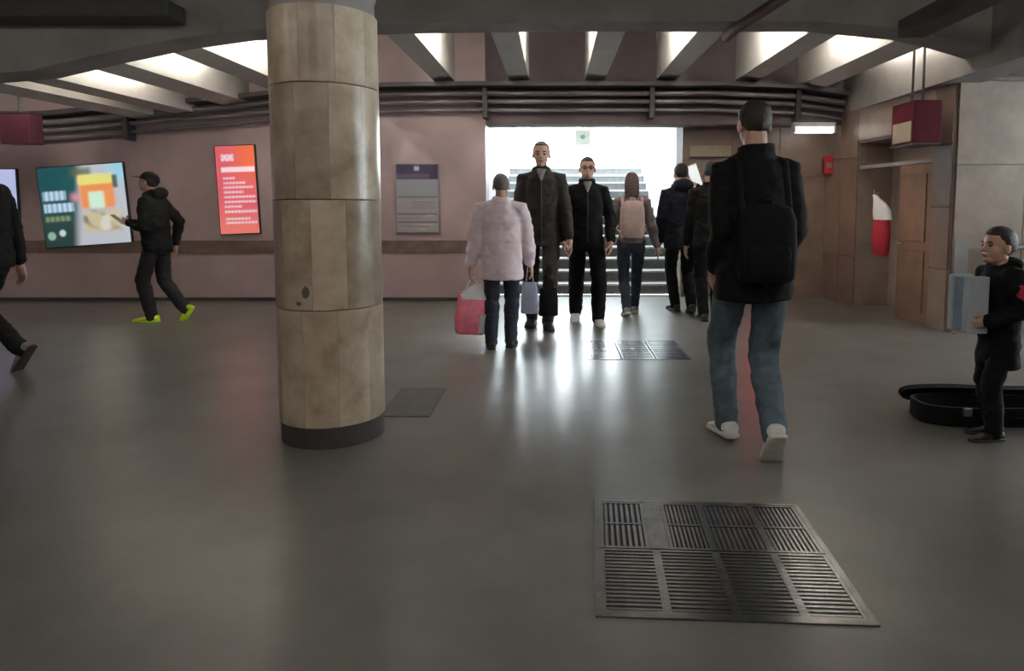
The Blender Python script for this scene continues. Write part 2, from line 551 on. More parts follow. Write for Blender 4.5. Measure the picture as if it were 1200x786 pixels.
for y, row in ((0.6, 'front'), (-2.6, 'back')):  # fill lamps added out of view to brighten the near hall
    for x, pl in ((-6.0, 'leftmost'), (-3.0, 'second from the left'), (0.0, 'third from the left'), (2.9, 'rightmost')):
        tube_lamp(x - 0.6, x + 0.6, y, 3.32, 'tube_fill', 'added fill tube lamp over the near hall, %s of the %s row' % (pl, row), 'added fill tubes over the near hall')

# pipes and cables along the back wall
def pipe(name, pts, r, m, label, cat='pipe'):
    bm = bmesh.new()
    add_limb(bm, pts, [r] * len(pts), 10)
    return tag(obj(name, bm, m, None, 40), label, cat)
def run(z, y, dz=0.0):
    return [(x, y, z + dz + min(0.0, (archz(x) - 2.72)) * 0.55) for x in (-7.5, -6.2, -5, -4, -3, -2, -1, 0, 1, 2, 3, 3.58)]
pipe('ceiling_pipe', run(2.60, 8.38), 0.035, 'pipe', 'grey pipe running along the wall top, highest of three')
pipe('ceiling_pipe', run(2.50, 8.40), 0.028, 'pipe', 'grey pipe running along the wall top, middle of three')
pipe('ceiling_pipe', run(2.40, 8.42), 0.022, 'pipe', 'thin grey pipe running along the wall top, lowest of three')
ct = empty('cable_tray', (0, 8.3, 0))
tag(ct, 'dark cable tray hung below the ribs along the back wall', 'cable tray')
bm = bmesh.new()
xs = (-7.5, -6.2, -5, -4, -3, -2, -1, 0, 1, 2, 3, 3.58)
prev = None
for x in xs:
    z = 2.665 + min(0.0, (archz(x) - 2.72)) * 0.55
    q = [bm.verts.new(p) for p in ((x, -0.1, z), (x, 0.16, z), (x, 0.16, z + 0.05), (x, -0.1, z + 0.05))]
    if prev:
        for k in range(4):
            bm.faces.new((prev[k], prev[(k + 1) % 4], q[(k + 1) % 4], q[k]))
    else:
        bm.faces.new(q[::-1])
    prev = q
bm.faces.new(prev)
obj('tray', bm, 'pipe_dark', ct)
for x in (-5.3, -3.2, -0.86, 1.2, 3.0):
    z = 2.36 + min(0.0, (archz(x) - 2.72)) * 0.55
    box('bracket', (x - 0.03, 0.02, z - 0.06), (x + 0.03, 0.2, z + 0.32), 'pipe_dark', ct, 0.004)
dd = box('cable_duct', (2.84, 0.5, 2.60), (3.06, 5.66, 2.74), 'duct', None, 0.01)
tag(dd, 'dark cable duct running under the ceiling at the right', 'duct')
dd = box('cable_duct', (-4.7, 5.40, 2.70), (-3.05, 5.66, 2.84), 'duct', None, 0.02)
tag(dd, 'short dark duct on the beam at the upper left', 'duct')
pipe('sprinkler_pipe', [(1.98, 3.6, 2.80), (1.72, 4.8, 2.74), (1.50, 5.6, 2.67), (1.47, 5.85, 2.655)], 0.045, 'pipe_red', 'dark red pipe slanting under the beam above the tall man')
pipe('passage_pipe', [(3.99, 6.31, 2.40), (5.5, 6.31, 2.36), (8.0, 6.31, 2.36)], 0.028, 'rail', 'pale pipe along the wall top of the side passage')

# ------------------------------------------------------------------ marble column
CX, CY, CR = -1.185, 3.50, 0.268
ce = empty('marble_column', (CX, CY, 0))
tag(ce, 'round column clad in cream and brown marble tiles', 'column')
bm = bmesh.new()
add_cyl(bm, (0, 0, 0.0), (0, 0, 2.17), CR - 0.02, 48)
obj('core', bm, 'grout', ce, 40)
bm = bmesh.new()
add_cyl(bm, (0, 0, 0.0), (0, 0, 0.105), CR - 0.006, 48)
obj('plinth', bm, 'base', ce, 40)
bm = bmesh.new()
prof = [(2.172, CR - 0.012), (2.24, CR - 0.014), (2.36, CR + 0.02), (2.46, CR + 0.14), (2.54, CR + 0.26), (3.4, CR + 0.26)]
add_loft(bm, [(Vector((0, 0, z)), Vector((r, 0, 0)), Vector((0, r, 0))) for z, r in prof], 48)
obj('capital', bm, 'plaster', ce, 40)
rows = [(0.108, 0.695, 0.2), (0.699, 1.24, 0.52), (1.244, 1.80, 0.1), (1.804, 2.17, 0.3)]
NT = 10
for (z0, z1, off) in rows:
    bm = bmesh.new()
    da = 2 * PI / NT / 2 - 0.0028
    n = 6
    rr = [(CR - 0.018, z0), (CR - 0.002, z0), (CR, z0 + 0.003), (CR, z1 - 0.003), (CR - 0.002, z1), (CR - 0.018, z1)]
    grid = []
    for i in range(n + 1):
        a = -da + 2 * da * i / n
        grid.append([bm.verts.new((r * math.sin(a), -r * math.cos(a), z)) for r, z in rr])
    for i in range(n):
        for j in range(len(rr)):
            j2 = (j + 1) % len(rr)
            bm.faces.new((grid[i][j], grid[i + 1][j], grid[i + 1][j2], grid[i][j2]))
    bm.faces.new(grid[0]); bm.faces.new(grid[-1][::-1])
    me = None
    for k in range(NT):
        if me is None:
            o = obj('tile', bm, 'colm', ce, 30); me = o.data
        else:
            o = obj('tile', None, None, ce, mesh=me)
        o.rotation_euler = (0, 0, 2 * PI * (k + off) / NT)

for ang, z, a, b in ((-0.12, 0.79, 0.022, 0.034), (-0.27, 0.735, 0.02, 0.009)):
    bm = bmesh.new()
    rot = Matrix.Rotation(ang, 3, 'Z')
    add_ell(bm, rot @ Vector((0, -CR + 0.002, 0)) + Vector((0, 0, z)), (a, 0.004, b), rot, 12, 8)
    for v in bm.verts:
        v.co += Vector((noise.noise(v.co * 60), 0, noise.noise(v.co * 60 + Vector((5, 0, 0))))) * 0.008
    obj('chip', bm, 'grout', ce, 60)
# ------------------------------------------------------------------ floor grates
def grate_panel(parent, x0, x1, y0, y1, along, nb, split=False, z=0.004):
    """one iron panel: frame ring with bars of its own"""
    bm = bmesh.new()
    w = 0.014
    for lo, hi in (((x0, y0), (x1, y0 + w)), ((x0, y1 - w), (x1, y1)), ((x0, y0 + w), (x0 + w, y1 - w)), ((x1 - w, y0 + w), (x1, y1 - w))):
        add_box(bm, (*lo, -0.02), (*hi, z))
    if split:
        ym = (y0 + y1) / 2
        add_box(bm, (x0 + w, ym - 0.006, -0.02), (x1 - w, ym + 0.006, z))
    p = obj('panel', bm, 'steel', parent)
    me = None
    for k in range(nb):
        t = (k + 0.5) / nb
        if along == 'y':
            x = x0 + w + (x1 - x0 - 2 * w) * t
            bw = (x1 - x0 - 2 * w) / nb * 0.27
            lo, hi = (-bw, y0 + w, -0.02), (bw, y1 - w, z - 0.002)
            loc = (x, 0, 0)
        else:
            y = y0 + w + (y1 - y0 - 2 * w) * t
            bw = (y1 - y0 - 2 * w) / nb * 0.27
            lo, hi = (x0 + w, -bw, -0.02), (x1 - w, bw, z - 0.002)
            loc = (0, y, 0)
        if me is None:
            bm = bmesh.new(); add_box(bm, lo, hi)
            o = obj('bar', bm, 'steel', p); me = o.data
        else:
            o = obj('bar', None, None, p, mesh=me)
        o.location = loc
g = empty('floor_grate', (0.12, 1.88, 0.001), R(-3.2))
tag(g, 'large iron floor grate of slotted panels in the near floor', 'grate')
GX = [0.02, 0.215, 0.42, 0.62, 0.80]
box('rim', (0.0, 0.0, -0.001), (0.82, 0.79, 0.001), 'pit_shade', g)  # flat dark sheet, painted shade under the bars
bm = bmesh.new()
for lo, hi in (((0, 0), (0.82, 0.02)), ((0, 0.77), (0.82, 0.79)), ((0, 0.02), (0.02, 0.77)), ((0.80, 0.02), (0.82, 0.77))):
    add_box(bm, (*lo, -0.001), (*hi, 0.005))
obj('outer_frame', bm, 'steel', g)
for i in range(4):
    grate_panel(g, GX[i], GX[i + 1], 0.02, 0.395, 'x', 16)
    if i == 0:
        grate_panel(g, GX[i], GX[i + 1] - 0.02, 0.40, 0.77, 'y', 7, True)
        box('cover_strip', (GX[1] - 0.02, 0.40, -0.01), (GX[1] + 0.05, 0.77, 0.005), 'steel', g, 0.002)
    elif i == 1:
        grate_panel(g, GX[i] + 0.05, GX[i + 1], 0.40, 0.77, 'y', 8, True)
    else:
        grate_panel(g, GX[i], GX[i + 1], 0.40, 0.77, 'y', 9, True)
g = empty('floor_grate', (0.26, 5.20, 0.001))
tag(g, 'small iron floor grate shining in the floor before the stairs', 'grate')
box('rim', (0, 0, -0.001), (0.82, 0.72, 0.001), 'pit_shade', g)  # dark sheet again painting the shade beneath the panels
for i in range(3):
    grate_panel(g, i * 0.275, i * 0.275 + 0.265, 0.0, 0.35, 'x', 7)
    grate_panel(g, i * 0.275, i * 0.275 + 0.265, 0.37, 0.72, 'x', 7)
hb = box('floor_hatch', (-1.02, 3.76, 0.0), (-0.72, 4.36, 0.006), 'hatch', None, 0.002)
tag(hb, 'dark stone floor hatch beside the column', 'hatch')

# ------------------------------------------------------------------ signs on the walls
def sm(a, b, x):
    t = max(0.0, min(1.0, (x - a) / (b - a)))
    return t * t * (3 - 2 * t)
def mixc(a, b, t):
    return tuple(p + (q - p) * t for p, q in zip(a, b))
def rectm(u, v, x0, x1, y0, y1, s=0.02):
    return sm(x0 - s, x0 + s, u) * (1 - sm(x1 - s, x1 + s, u)) * sm(y0 - s, y0 + s, v) * (1 - sm(y1 - s, y1 + s, v))
def nz(u, v, s, o=0.0):
    return noise.noise(Vector((u * s + o, v * s, o)))
def ad_food(u, v):
    c = mixc((0.012, 0.085, 0.095), (0.02, 0.05, 0.045), sm(0.3, 0.9, 1 - v))
    right = sm(0.36, 0.5, u + (0.5 - v) * 0.12)
    bgc = mixc((0.50, 0.54, 0.60), (0.34, 0.66, 0.85), sm(0.6, 0.95, v) * sm(0.7, 0.95, u))
    c = mixc(c, bgc, right)
    c = mixc(c, (0.10, 0.12, 0.05), rectm(u, v, 0.38, 0.62, 0.86, 0.97, 0.04) * 0.8)
    c = mixc(c, (0.85, 0.30, 0.10), rectm(u, v, 0.47, 0.87, 0.46, 0.80, 0.03))
    c = mixc(c, (0.80, 0.78, 0.22), rectm(u, v, 0.46, 0.86, 0.76, 0.88, 0.03))
    c = mixc(c, (0.05, 0.10, 0.05), rectm(u, v, 0.86, 0.92, 0.70, 0.86, 0.02) * 0.9)
    c = mixc(c, (0.62, 0.95, 0.75), rectm(u, v, 0.57, 0.74, 0.46, 0.66, 0.03))
    lump = max(0.0, nz(u, v, 9, 3.1)) * 1.6
    food = rectm(u, v, 0.48, 0.92, 0.16, 0.42, 0.05)
    c = mixc(c, (0.62, 0.52, 0.26), food * 0.75)
    c = mixc(c, (0.12, 0.11, 0.07), food * min(1, lump))
    c = mixc(c, (0.80, 0.80, 0.74), rectm(u, v, 0.68, 0.78, 0.18, 0.36, 0.03) * 0.8)
    c = mixc(c, (0.72, 0.30, 0.42), rectm(u, v, 0.36, 0.45, 0.56, 0.66, 0.05) * 0.8)
    def lett(x0, x1, y0, y1, o):
        gaps = 0.72 + 0.28 * math.sin((u + o) * 105)
        return rectm(u, v, x0, x1, y0, y1, 0.014) * gaps
    c = mixc(c, (0.56, 0.76, 0.98), lett(0.03, 0.30, 0.585, 0.70, 0.0))
    c = mixc(c, (0.56, 0.76, 0.98), lett(0.03, 0.38, 0.435, 0.545, 0.4))
    c = mixc(c, (0.30, 0.36, 0.16), lett(0.03, 0.33, 0.32, 0.385, 0.8) * 0.8)
    d1 = math.hypot((u - 0.08), (v - 0.14) * 0.9)
    c = mixc(c, (0.30, 0.50, 0.40), (1 - sm(0.035, 0.06, d1)) * 0.8)
    d2 = math.hypot((u - 0.21), (v - 0.17) * 0.9)
    c = mixc(c, (0.50, 0.66, 0.66), (1 - sm(0.025, 0.05, d2)))
    return c
def ad_red(u, v):
    c = mixc((0.66, 0.12, 0.15), (0.80, 0.145, 0.055), sm(0.2, 0.9, u) * sm(0.4, 0.9, v))
    c = mixc(c, (0.78, 0.20, 0.16), 1 - sm(0, 0.35, v))
    wh = (0.95, 0.72, 0.80)
    lines = [(0.905, 0.83, 0.14, 0.46), (0.76, 0.705, 0.13, 0.98), (0.645, 0.625, 0.16, 0.46), (0.59, 0.57, 0.16, 0.72), (0.54, 0.52, 0.15, 0.92),
             (0.485, 0.465, 0.15, 0.66), (0.43, 0.41, 0.15, 0.96), (0.375, 0.355, 0.15, 0.97), (0.32, 0.30, 0.15, 0.60), (0.265, 0.24, 0.15, 0.97), (0.18, 0.16, 0.16, 0.8), (0.135, 0.115, 0.16, 0.96)]
    for i, (t, b, x0, x1) in enumerate(lines):
        w = rectm(u, v, x0, x1, b, t, 0.012)
        if i == 0:
            w *= 0.72 + 0.28 * math.sin(u * 46) * math.cos(v * 90)
        elif i > 1:
            w *= 0.8 + 0.2 * math.sin(u * 70 + i)
        c = mixc(c, wh, w)
    return c
def board_info(u, v):
    c = (0.34, 0.32, 0.33)
    c = mixc(c, (0.30, 0.33, 0.36), rectm(u, v, 0.0, 1.0, 0.54, 0.76))
    c = mixc(c, (0.045, 0.035, 0.075), rectm(u, v, -0.1, 1.1, 0.78, 1.1, 0.015))
    c = mixc(c, (0.10, 0.095, 0.16), rectm(u, v, -0.1, 0.8, 0.80, 0.86, 0.02))
    c = mixc(c, (0.55, 0.55, 0.60), rectm(u, v, 0.43, 0.55, 0.91, 0.97, 0.02))
    for y in (0.52, 0.27, 0.15):
        c = mixc(c, (0.12, 0.11, 0.10), rectm(u, v, 0.02, 0.98, y - 0.012, y + 0.012, 0.01) * 0.8)
    for y, x0, x1 in ((0.44, 0.35, 0.95), (0.40, 0.38, 0.9), (0.36, 0.32, 0.95), (0.21, 0.05, 0.6), (0.09, 0.06, 0.75)):
        c = mixc(c, (0.20, 0.19, 0.21), rectm(u, v, x0, x1, y - 0.008, y + 0.008, 0.01) * 0.7)
    for y, x0, x1 in ((0.245, 0.7, 0.9), (0.115, 0.4, 0.9), (0.045, 0.5, 0.7)):
        c = mixc(c, (0.62, 0.58, 0.58), rectm(u, v, x0, x1, y - 0.008, y + 0.008, 0.01) * 0.7)
    return c
def lightbox(name, x, z, w, h, fn, m, label, cat, tilt=0.0, fm='frame', nx=110, ny=100, y=8.5, d=0.04):
    t = empty(name, (x, y, z))
    tag(t, label, cat)
    t.rotation_euler = (0, tilt, 0)
    box('housing', (-w / 2 - 0.012, -d, -0.012), (w / 2 + 0.012, 0.0, h + 0.012), fm, t, 0.006)
    p = print_grid('printed_face', w, h, nx, ny, fn, m, t)
    p.location = (0, -d - 0.003, 0)
    return t
lightbox('advertising_lightbox', -5.91, 0.72, 1.08, 1.00, ad_food, P_LIT, 'lit advertising box with pale lettering on teal and orange food picture', 'advertisement', R(-4))
lightbox('advertising_lightbox', -3.985, 0.865, 0.49, 1.10, ad_red, P_RED, 'lit red poster box with rows of white text', 'advertisement', R(-2), nx=70, ny=150)
lightbox('advertising_lightbox', -7.1, 1.05, 0.62, 0.62, lambda u, v: (0.5, 0.55, 0.85), P_LIT, 'lit pale blue box half hidden behind the leftmost walker', 'advertisement', 0, nx=8, ny=8)
lightbox('information_board', -1.735, 0.88, 0.52, 0.855, board_info, P_PAPER, 'grey information board with dark header on pink wall', 'notice board', 0, 'alu', 60, 110, d=0.03)
vs_ = empty('vertical_sign', (2.72, 8.80, 0.40))
tag(vs_, 'tall red backlit sign on the wall behind the tall man', 'sign')
box('housing', (-0.06, 0, -0.01), (0.06, 0.07, 1.32), 'frame', vs_, 0.004)
box('lit_face', (-0.05, -0.008, 0.0), (0.05, -0.001, 1.31), 'redlit', vs_)
fb = empty('alarm_box', (3.55, 8.74, 1.62))
tag(fb, 'small red alarm box on the brown wall under the tube lamp', 'alarm box')
box('case', (-0.06, -0.05, 0), (0.05, 0.0, 0.24), 'redcl', fb, 0.008)
box('call_plate', (-0.035, -0.06, 0.08), (0.025, -0.05, 0.15), 'beige', fb, 0.003)
box('mount', (-0.02, 0.0, 0.03), (0.02, 0.14, 0.21), 'maroon_d', fb)
hs = empty('hanging_sign', (3.42, 6.42, 1.80))
tag(hs, 'dark red box sign hung under the beam by the side passage', 'sign')
box('case', (-0.06, -0.1, 0), (0.20, 0.32, 0.40), 'maroon', hs, 0.01)
box('side_face', (-0.066, -0.06, 0.02), (-0.060, 0.28, 0.21), 'beige', hs)
box('lower_edge', (-0.065, -0.11, -0.015), (0.205, 0.33, 0.0), 'frame', hs)
for x in (0.02, 0.12):
    bm = bmesh.new(); add_cyl(bm, (x, 0.1, 0.4), (x, 0.1, 0.95), 0.012, 8)
    obj('hanger', bm, 'frame', hs, 40)
hs = empty('hanging_sign', (-6.0, 7.6, 1.90))
tag(hs, 'dark maroon box hung under the beam above the food advertisement', 'sign')
box('case', (-0.17, -0.1, 0), (0.17, 0.1, 0.34), 'maroon_d', hs, 0.01)
box('rim', (-0.18, -0.11, 0.34), (0.18, 0.11, 0.36), 'frame', hs)
bm = bmesh.new(); add_cyl(bm, (0, 0, 0.36), (0, 0, 1.5), 0.015, 8)
obj('hanger', bm, 'frame', hs, 40)
hs = empty('hanging_sign', (-4.74, 5.3, 1.70))
tag(hs, 'dark red sign at the left edge of the picture under the beam', 'sign')
box('case', (-0.3, -0.05, 0), (0.10, 0.05, 0.54), 'maroon', hs, 0.01)
box('rim', (-0.31, -0.06, 0.54), (0.11, 0.06, 0.57), 'frame', hs)
bm = bmesh.new(); add_cyl(bm, (-0.1, 0, 0.57), (-0.1, 0, 1.70), 0.015, 8)
obj('hanger', bm, 'frame', hs, 40)
ex = empty('exit_sign', (0.365, 8.80, 2.0))
tag(ex, 'small pale green exit sign hanging in the bright stair opening', 'sign')
box('plate', (-0.10, -0.012, 0), (0.10, 0.012, 0.20), 'exit', ex, 0.004)
bm = bmesh.new(); add_ell(bm, (0.0, -0.014, 0.11), (0.035, 0.003, 0.03))
obj('mark', bm, 'exit_d', ex, 60)
bm = bmesh.new(); add_cyl(bm, (0, 0, 0.2), (0, 0, 0.24), 0.008, 8)
obj('hanger', bm, 'frame', ex, 40)
sb = empty('wall_sign', (2.05, 8.87, 1.86))
tag(sb, 'dull beige sign strip on the wall right of the stairs', 'sign')
box('board', (-0.27, -0.02, 0), (0.27, 0.0, 0.14), 'beige', sb, 0.004)
box('lower_rail', (-0.28, -0.025, -0.02), (0.28, 0.0, 0.0), 'frame', sb)

tl = empty('tube_lamp', (3.22, 8.40, 2.16))
tag(tl, 'short bright tube lamp under the lintel at right', 'ceiling lamp')
box('housing', (-0.26, -0.04, 0.03), (0.26, 0.04, 0.085), 'white_pl', tl, 0.006)
bm = bmesh.new(); add_cyl(bm, (-0.24, 0, 0), (0.24, 0, 0), 0.045, 16)
obj('tube', bm, 'lamp', tl, 40)
for s in (-1, 1):
    box('end_cap', (s * 0.25 - 0.015, -0.045, -0.045), (s * 0.25 + 0.015, 0.045, 0.04), 'white_pl', tl, 0.004)
dl = empty('doorway_lamp', (3.66, 7.15, 1.87))
tag(dl, 'tiny bright lamp at the top of the doorway recess', 'lamp')
box('base', (-0.02, -0.05, 0.03), (0.06, 0.05, 0.09), 'white_pl', dl, 0.004)
bm = bmesh.new(); add_ell(bm, (0.02, 0, 0.0), (0.03, 0.045, 0.032))
obj('bulb', bm, mat('bulb_glow', (1, 0.97, 0.92), 0.4, emit=5.0), dl, 60)

# handrail of the side passage
hr = empty('handrail', (4.05, 6.2, 0))
tag(hr, 'double steel handrail rising along the side passage wall', 'handrail')
for z in (0.88, 0.74):
    bm = bmesh.new()
    add_limb(bm, [(0.0, 0, z - 0.12), (0.1, 0, z - 0.08), (1.0, 0, z + 0.06), (4.0, 0, z + 1.47)], [0.02] * 4, 10)
    obj('rail', bm, 'rail', hr, 40)
for x, z0, z1 in ((0.95, 0.0, 0.94), (2.2, 0.58, 1.5), (3.4, 1.1, 2.0)):
    bm = bmesh.new(); add_cyl(bm, (x, 0, z0), (x, 0, z1), 0.018, 10)
    obj('post', bm, 'rail', hr, 40)
for x, z in ((0.1, 0.72),):
    bm = bmesh.new(); add_cyl(bm, (x, 0, z), (x, 0.16, z), 0.012, 8)
    obj('wall_bracket', bm, 'rail', hr, 40)

# red and white bag hanging by the side doorway
q = A + sd * 1.50
rb = empty('hanging_bag', (q.x - 0.03, q.y, 0.66), math.atan2(sd.y, sd.x))
tag(rb, 'red bag with a white top hanging beside the brown door', 'bag')
bm = bmesh.new()
add_loft(bm, [(Vector((0, -0.05, z)), Vector((w, 0, 0)), Vector((0, d, 0))) for z, w, d in ((0, 0.10, 0.03), (0.04, 0.135, 0.055), (0.25, 0.145, 0.06), (0.45, 0.12, 0.045), (0.50, 0.10, 0.03))], 16, 2.6)
obj('body', bm, 'redcl', rb, 50)
bm = bmesh.new()
add_loft(bm, [(Vector((x, -0.05, z)), Vector((w, 0, 0)), Vector((0, d, 0))) for x, z, w, d in ((0.02, 0.40, 0.15, 0.062), (0, 0.50, 0.15, 0.06), (-0.05, 0.58, 0.11, 0.04), (-0.12, 0.64, 0.05, 0.025), (-0.16, 0.68, 0.03, 0.02))], 16, 2.4)
obj('white_top', bm, 'bagwhite', rb, 50)
bm = bmesh.new(); add_limb(bm, [(-0.16, 0.0, 0.70), (-0.16, -0.05, 0.69), (-0.16, -0.06, 0.73)], [0.008] * 3, 8)
obj('hook', bm, 'rail', rb, 40)

# ------------------------------------------------------------------ people
def ik(a, b, l1, l2, pole):
    d = b - a
    L = min(d.length, (l1 + l2) * 0.999)
    u = d.normalized()
    x = (L * L + l1 * l1 - l2 * l2) / (2 * L)
    hgt = math.sqrt(max(0.0, l1 * l1 - x * x))
    p = (pole - u * pole.dot(u)).normalized()
    return a + u * x + p * hgt

def hand(bm, wrist, d, palm_n, side, H, curl=0.6, thumb_out=None):
    """palm, four unequal fingers with knuckle bends and a thumb from the palm's side"""
    d = d.normalized()
    n = (palm_n - d * palm_n.dot(d)).normalized()
    s = d.cross(n).normalized() * side          # towards the thumb
    L = 0.056 * H
    c = wrist + d * L * 0.5
    rot = Matrix((s, d, n)).transposed()
    add_ell(bm, c, (0.0235 * H, L * 0.62, 0.0105 * H), rot, 14, 8)
    add_limb(bm, [wrist - d * 0.03 * H, wrist + d * 0.012 * H], [0.0165 * H, 0.0175 * H], 10)
    for k, (off, ln) in enumerate(((0.0178, 0.045), (0.0062, 0.050), (-0.0056, 0.046), (-0.0168, 0.037))):
        p0 = wrist + d * L * 0.92 + s * off * H
        fan = s * off * 2.2
        a1, a2, a3 = curl * 0.55, curl * 1.25, curl * 1.75
        pts = [p0 - d * 0.012 * H, p0]
        for frac, ang in ((0.42, a1), (0.32, a2), (0.26, a3)):
            dirv = (d * math.cos(ang) + n * math.sin(ang) + fan * math.cos(ang) * 0.6).normalized()
            pts.append(pts[-1] + dirv * ln * H * frac)
        add_limb(bm, pts, [0.0060 * H, 0.0059 * H, 0.0054 * H, 0.0050 * H, 0.0044 * H], 8)
    t0 = wrist + d * L * 0.22 + s * 0.016 * H
    tdir = (d * 0.75 + s * 0.6 + n * 0.25).normalized()
    t1 = t0 + tdir * 0.026 * H
    t2 = t1 + (d * 0.85 + s * 0.15 + n * 0.5).normalized() * 0.020 * H
    t3 = t2 + (d * 0.8 - s * 0.1 + n * 0.6).normalized() * 0.015 * H
    add_limb(bm, [t0, t1, t2, t3], [0.0085 * H, 0.0072 * H, 0.0062 * H, 0.005 * H], 8)

def person(label, loc, rz, H, cfg, group=None):
    """cfg: feet {side: (x, y, lift, pitch)}, wrists {side: (x, y, z)} in body frame, colours and clothes"""
    t = empty('person', loc, rz)
    tag(t, label, 'person', group)
    g_ = cfg.get
    lean = g_('lean', 0.02)
    hipz = g_('hip', 0.515) * H
    hip = Vector((0, 0, hipz))
    up = Vector((g_('sway', 0.0), lean, 1)).normalized()
    neck = hip + up * 0.325 * H
    wide = g_('wide', 1.0)
    sh = {s: hip + up * 0.282 * H + Vector((s * 0.097 * H * wide, -0.004 * H, 0)) for s in (-1, 1)}
    hj = {s: hip + Vector((s * 0.052 * H, 0, -0.005 * H)) for s in (-1, 1)}
    ank, knee, toe = {}, {}, {}
    for s in (-1, 1):
        fx, fy, lift, pit = cfg['feet'][s]
        ank[s] = Vector((fx, fy, 0.042 * H + lift))
        knee[s] = ik(hj[s], ank[s], 0.247 * H, 0.24 * H, Vector((s * 0.08, 1, 0)))
    wr, elb = {}, {}
    for s in (-1, 1):
        wr[s] = Vector(cfg['wrists'][s]) * H
        pole = Vector(g_('elbow', {}).get(s, (s * 0.5, -1, -0.2)))
        elb[s] = ik(sh[s], wr[s], 0.172 * H, 0.158 * H, pole)
        v = wr[s] - sh[s]
        mx = 0.329 * H
        if v.length > mx:
            wr[s] = sh[s] + v.normalized() * mx
    hy, hp = g_('head', (0.0, 0.0))
    hrot = (Matrix.Rotation(hy, 3, 'Z') @ Matrix.Rotation(-hp, 3, 'X'))
    hk = g_('headscale', 1.0)
    hc = neck + Vector((0, 0.016 * H + lean * 0.03 * H, 0.081 * H * (0.4 + 0.6 * hk)))
    def hp_(x, y, z):
        return hc + hrot @ (Vector((x, y, z)) * H * hk)
    K = H * hk
    # body: one continuous surface
    bm = bmesh.new()
    add_ell(bm, hp_(0, -0.006, 0.016), (0.0435 * K, 0.055 * K, 0.050 * K), hrot)
    add_ell(bm, hp_(0, 0.010, -0.018), (0.036 * K, 0.042 * K, 0.049 * K), hrot)
    add_ell(bm, hp_(0, 0.030, -0.053), (0.019 * K, 0.018 * K, 0.013 * K), hrot)
    add_ell(bm, hp_(0, 0.041, 0.007), (0.028 * K, 0.012 * K, 0.007 * K), hrot)
    add_limb(bm, [hp_(0, 0.047, 0.004), hp_(0, 0.056, -0.010), hp_(0, 0.060, -0.018)], [0.0055 * K, 0.007 * K, 0.0085 * K], 8)
    add_ell(bm, hp_(0, 0.047, -0.035), (0.015 * K, 0.008 * K, 0.009 * K), hrot)
    for s in (-1, 1):
        add_ell(bm, hp_(s * 0.0445, -0.004, -0.008), (0.006 * K, 0.012 * K, 0.019 * K), hrot, 12, 8)
    add_limb(bm, [hp_(0, -0.014, -0.030), neck + Vector((0, -0.004 * H, 0.02 * H)), neck - up * 0.02 * H], [0.031 * H, 0.0315 * H, 0.042 * H], 14)
    rings = []
    for f, a, b in ((0.30, 0.06, 0.04), (0.27, 0.082, 0.048), (0.20, 0.080, 0.055), (0.10, 0.074, 0.048), (0.03, 0.074, 0.050), (-0.03, 0.078, 0.050), (-0.06, 0.05, 0.04)):
        rings.append((hip + up * f * H, Vector((a * H, 0, 0)), Vector((0, b * H, 0))))
    add_loft(bm, rings, 16)
    for s in (-1, 1):
        add_limb(bm, [sh[s] * 0.75 + (hip + up * 0.29 * H) * 0.25, sh[s], elb[s], wr[s]], [0.03 * H, 0.029 * H, 0.023 * H, 0.016 * H], 10)
        fd = (wr[s] - elb[s]).normalized()
        hd = g_('handdir', {}).get(s)
        hd = Vector(hd) if hd else fd
        pn = Vector(g_('palm', {}).get(s, (-s * 1.0, 0.2, 0)))
        if s not in g_('hidehand', ()):
            hand(bm, wr[s], hd, pn, 1 if hd.cross(pn).dot(Vector((0, 1, 0.3))) > 0 else -1, H, g_('curl', {}).get(s, 0.45))
        add_limb(bm, [hj[s], knee[s], ank[s]], [0.042 * H, 0.030 * H, 0.017 * H], 10)
        pit_ = cfg['feet'][s][3]
        add_limb(bm, [ank[s], ank[s] + Matrix.Rotation(pit_, 3, 'X') @ Vector((0, 0.045 * H, -0.018 * H))], [0.015 * H, 0.010 * H], 8)
    body = obj('body', None, 'skin', t, mesh=remesh(bm, 0.0052 * (H / 1.7) * g_('vox', 1.0), 3, 0.45))
    # face parts
    for s in (-1, 1):
        bm = bmesh.new(); add_ell(bm, hp_(s * 0.0172, 0.0455, -0.002), (0.0072 * K, 0.0045 * K, 0.004 * K), hrot, 12, 8)
        obj('eye', bm, 'eye', t, 60)
        bm = bmesh.new(); add_limb(bm, [hp_(s * 0.009, 0.0525, 0.0095), hp_(s * 0.018, 0.0515, 0.0125), hp_(s * 0.027, 0.045, 0.009)], [0.0022 * K, 0.003 * K, 0.0018 * K], 8)
        obj('eyebrow', bm, g_('hair', 'hair_dark'), t, 60)
    bm = bmesh.new(); add_ell(bm, hp_(0, 0.0535, -0.0355), (0.0125 * K, 0.0035 * K, 0.0036 * K), hrot, 12, 8)
    obj('lips', bm, 'lips', t, 60)
    # hair
    bm = bmesh.new()
    style = g_('hairstyle', 'short')
    u_, v_ = 36, 24
    bmesh.ops.create_uvsphere(bm, u_segments=u_, v_segments=v_, radius=1.0)
    ex_ = {'short': 1.075, 'buzz': 1.04, 'long': 1.10, 'thick': 1.12, 'bun': 1.06}[style]
    low = {'short': -0.42, 'buzz': -0.3, 'long': -0.85, 'thick': -0.55, 'bun': -0.45}[style]
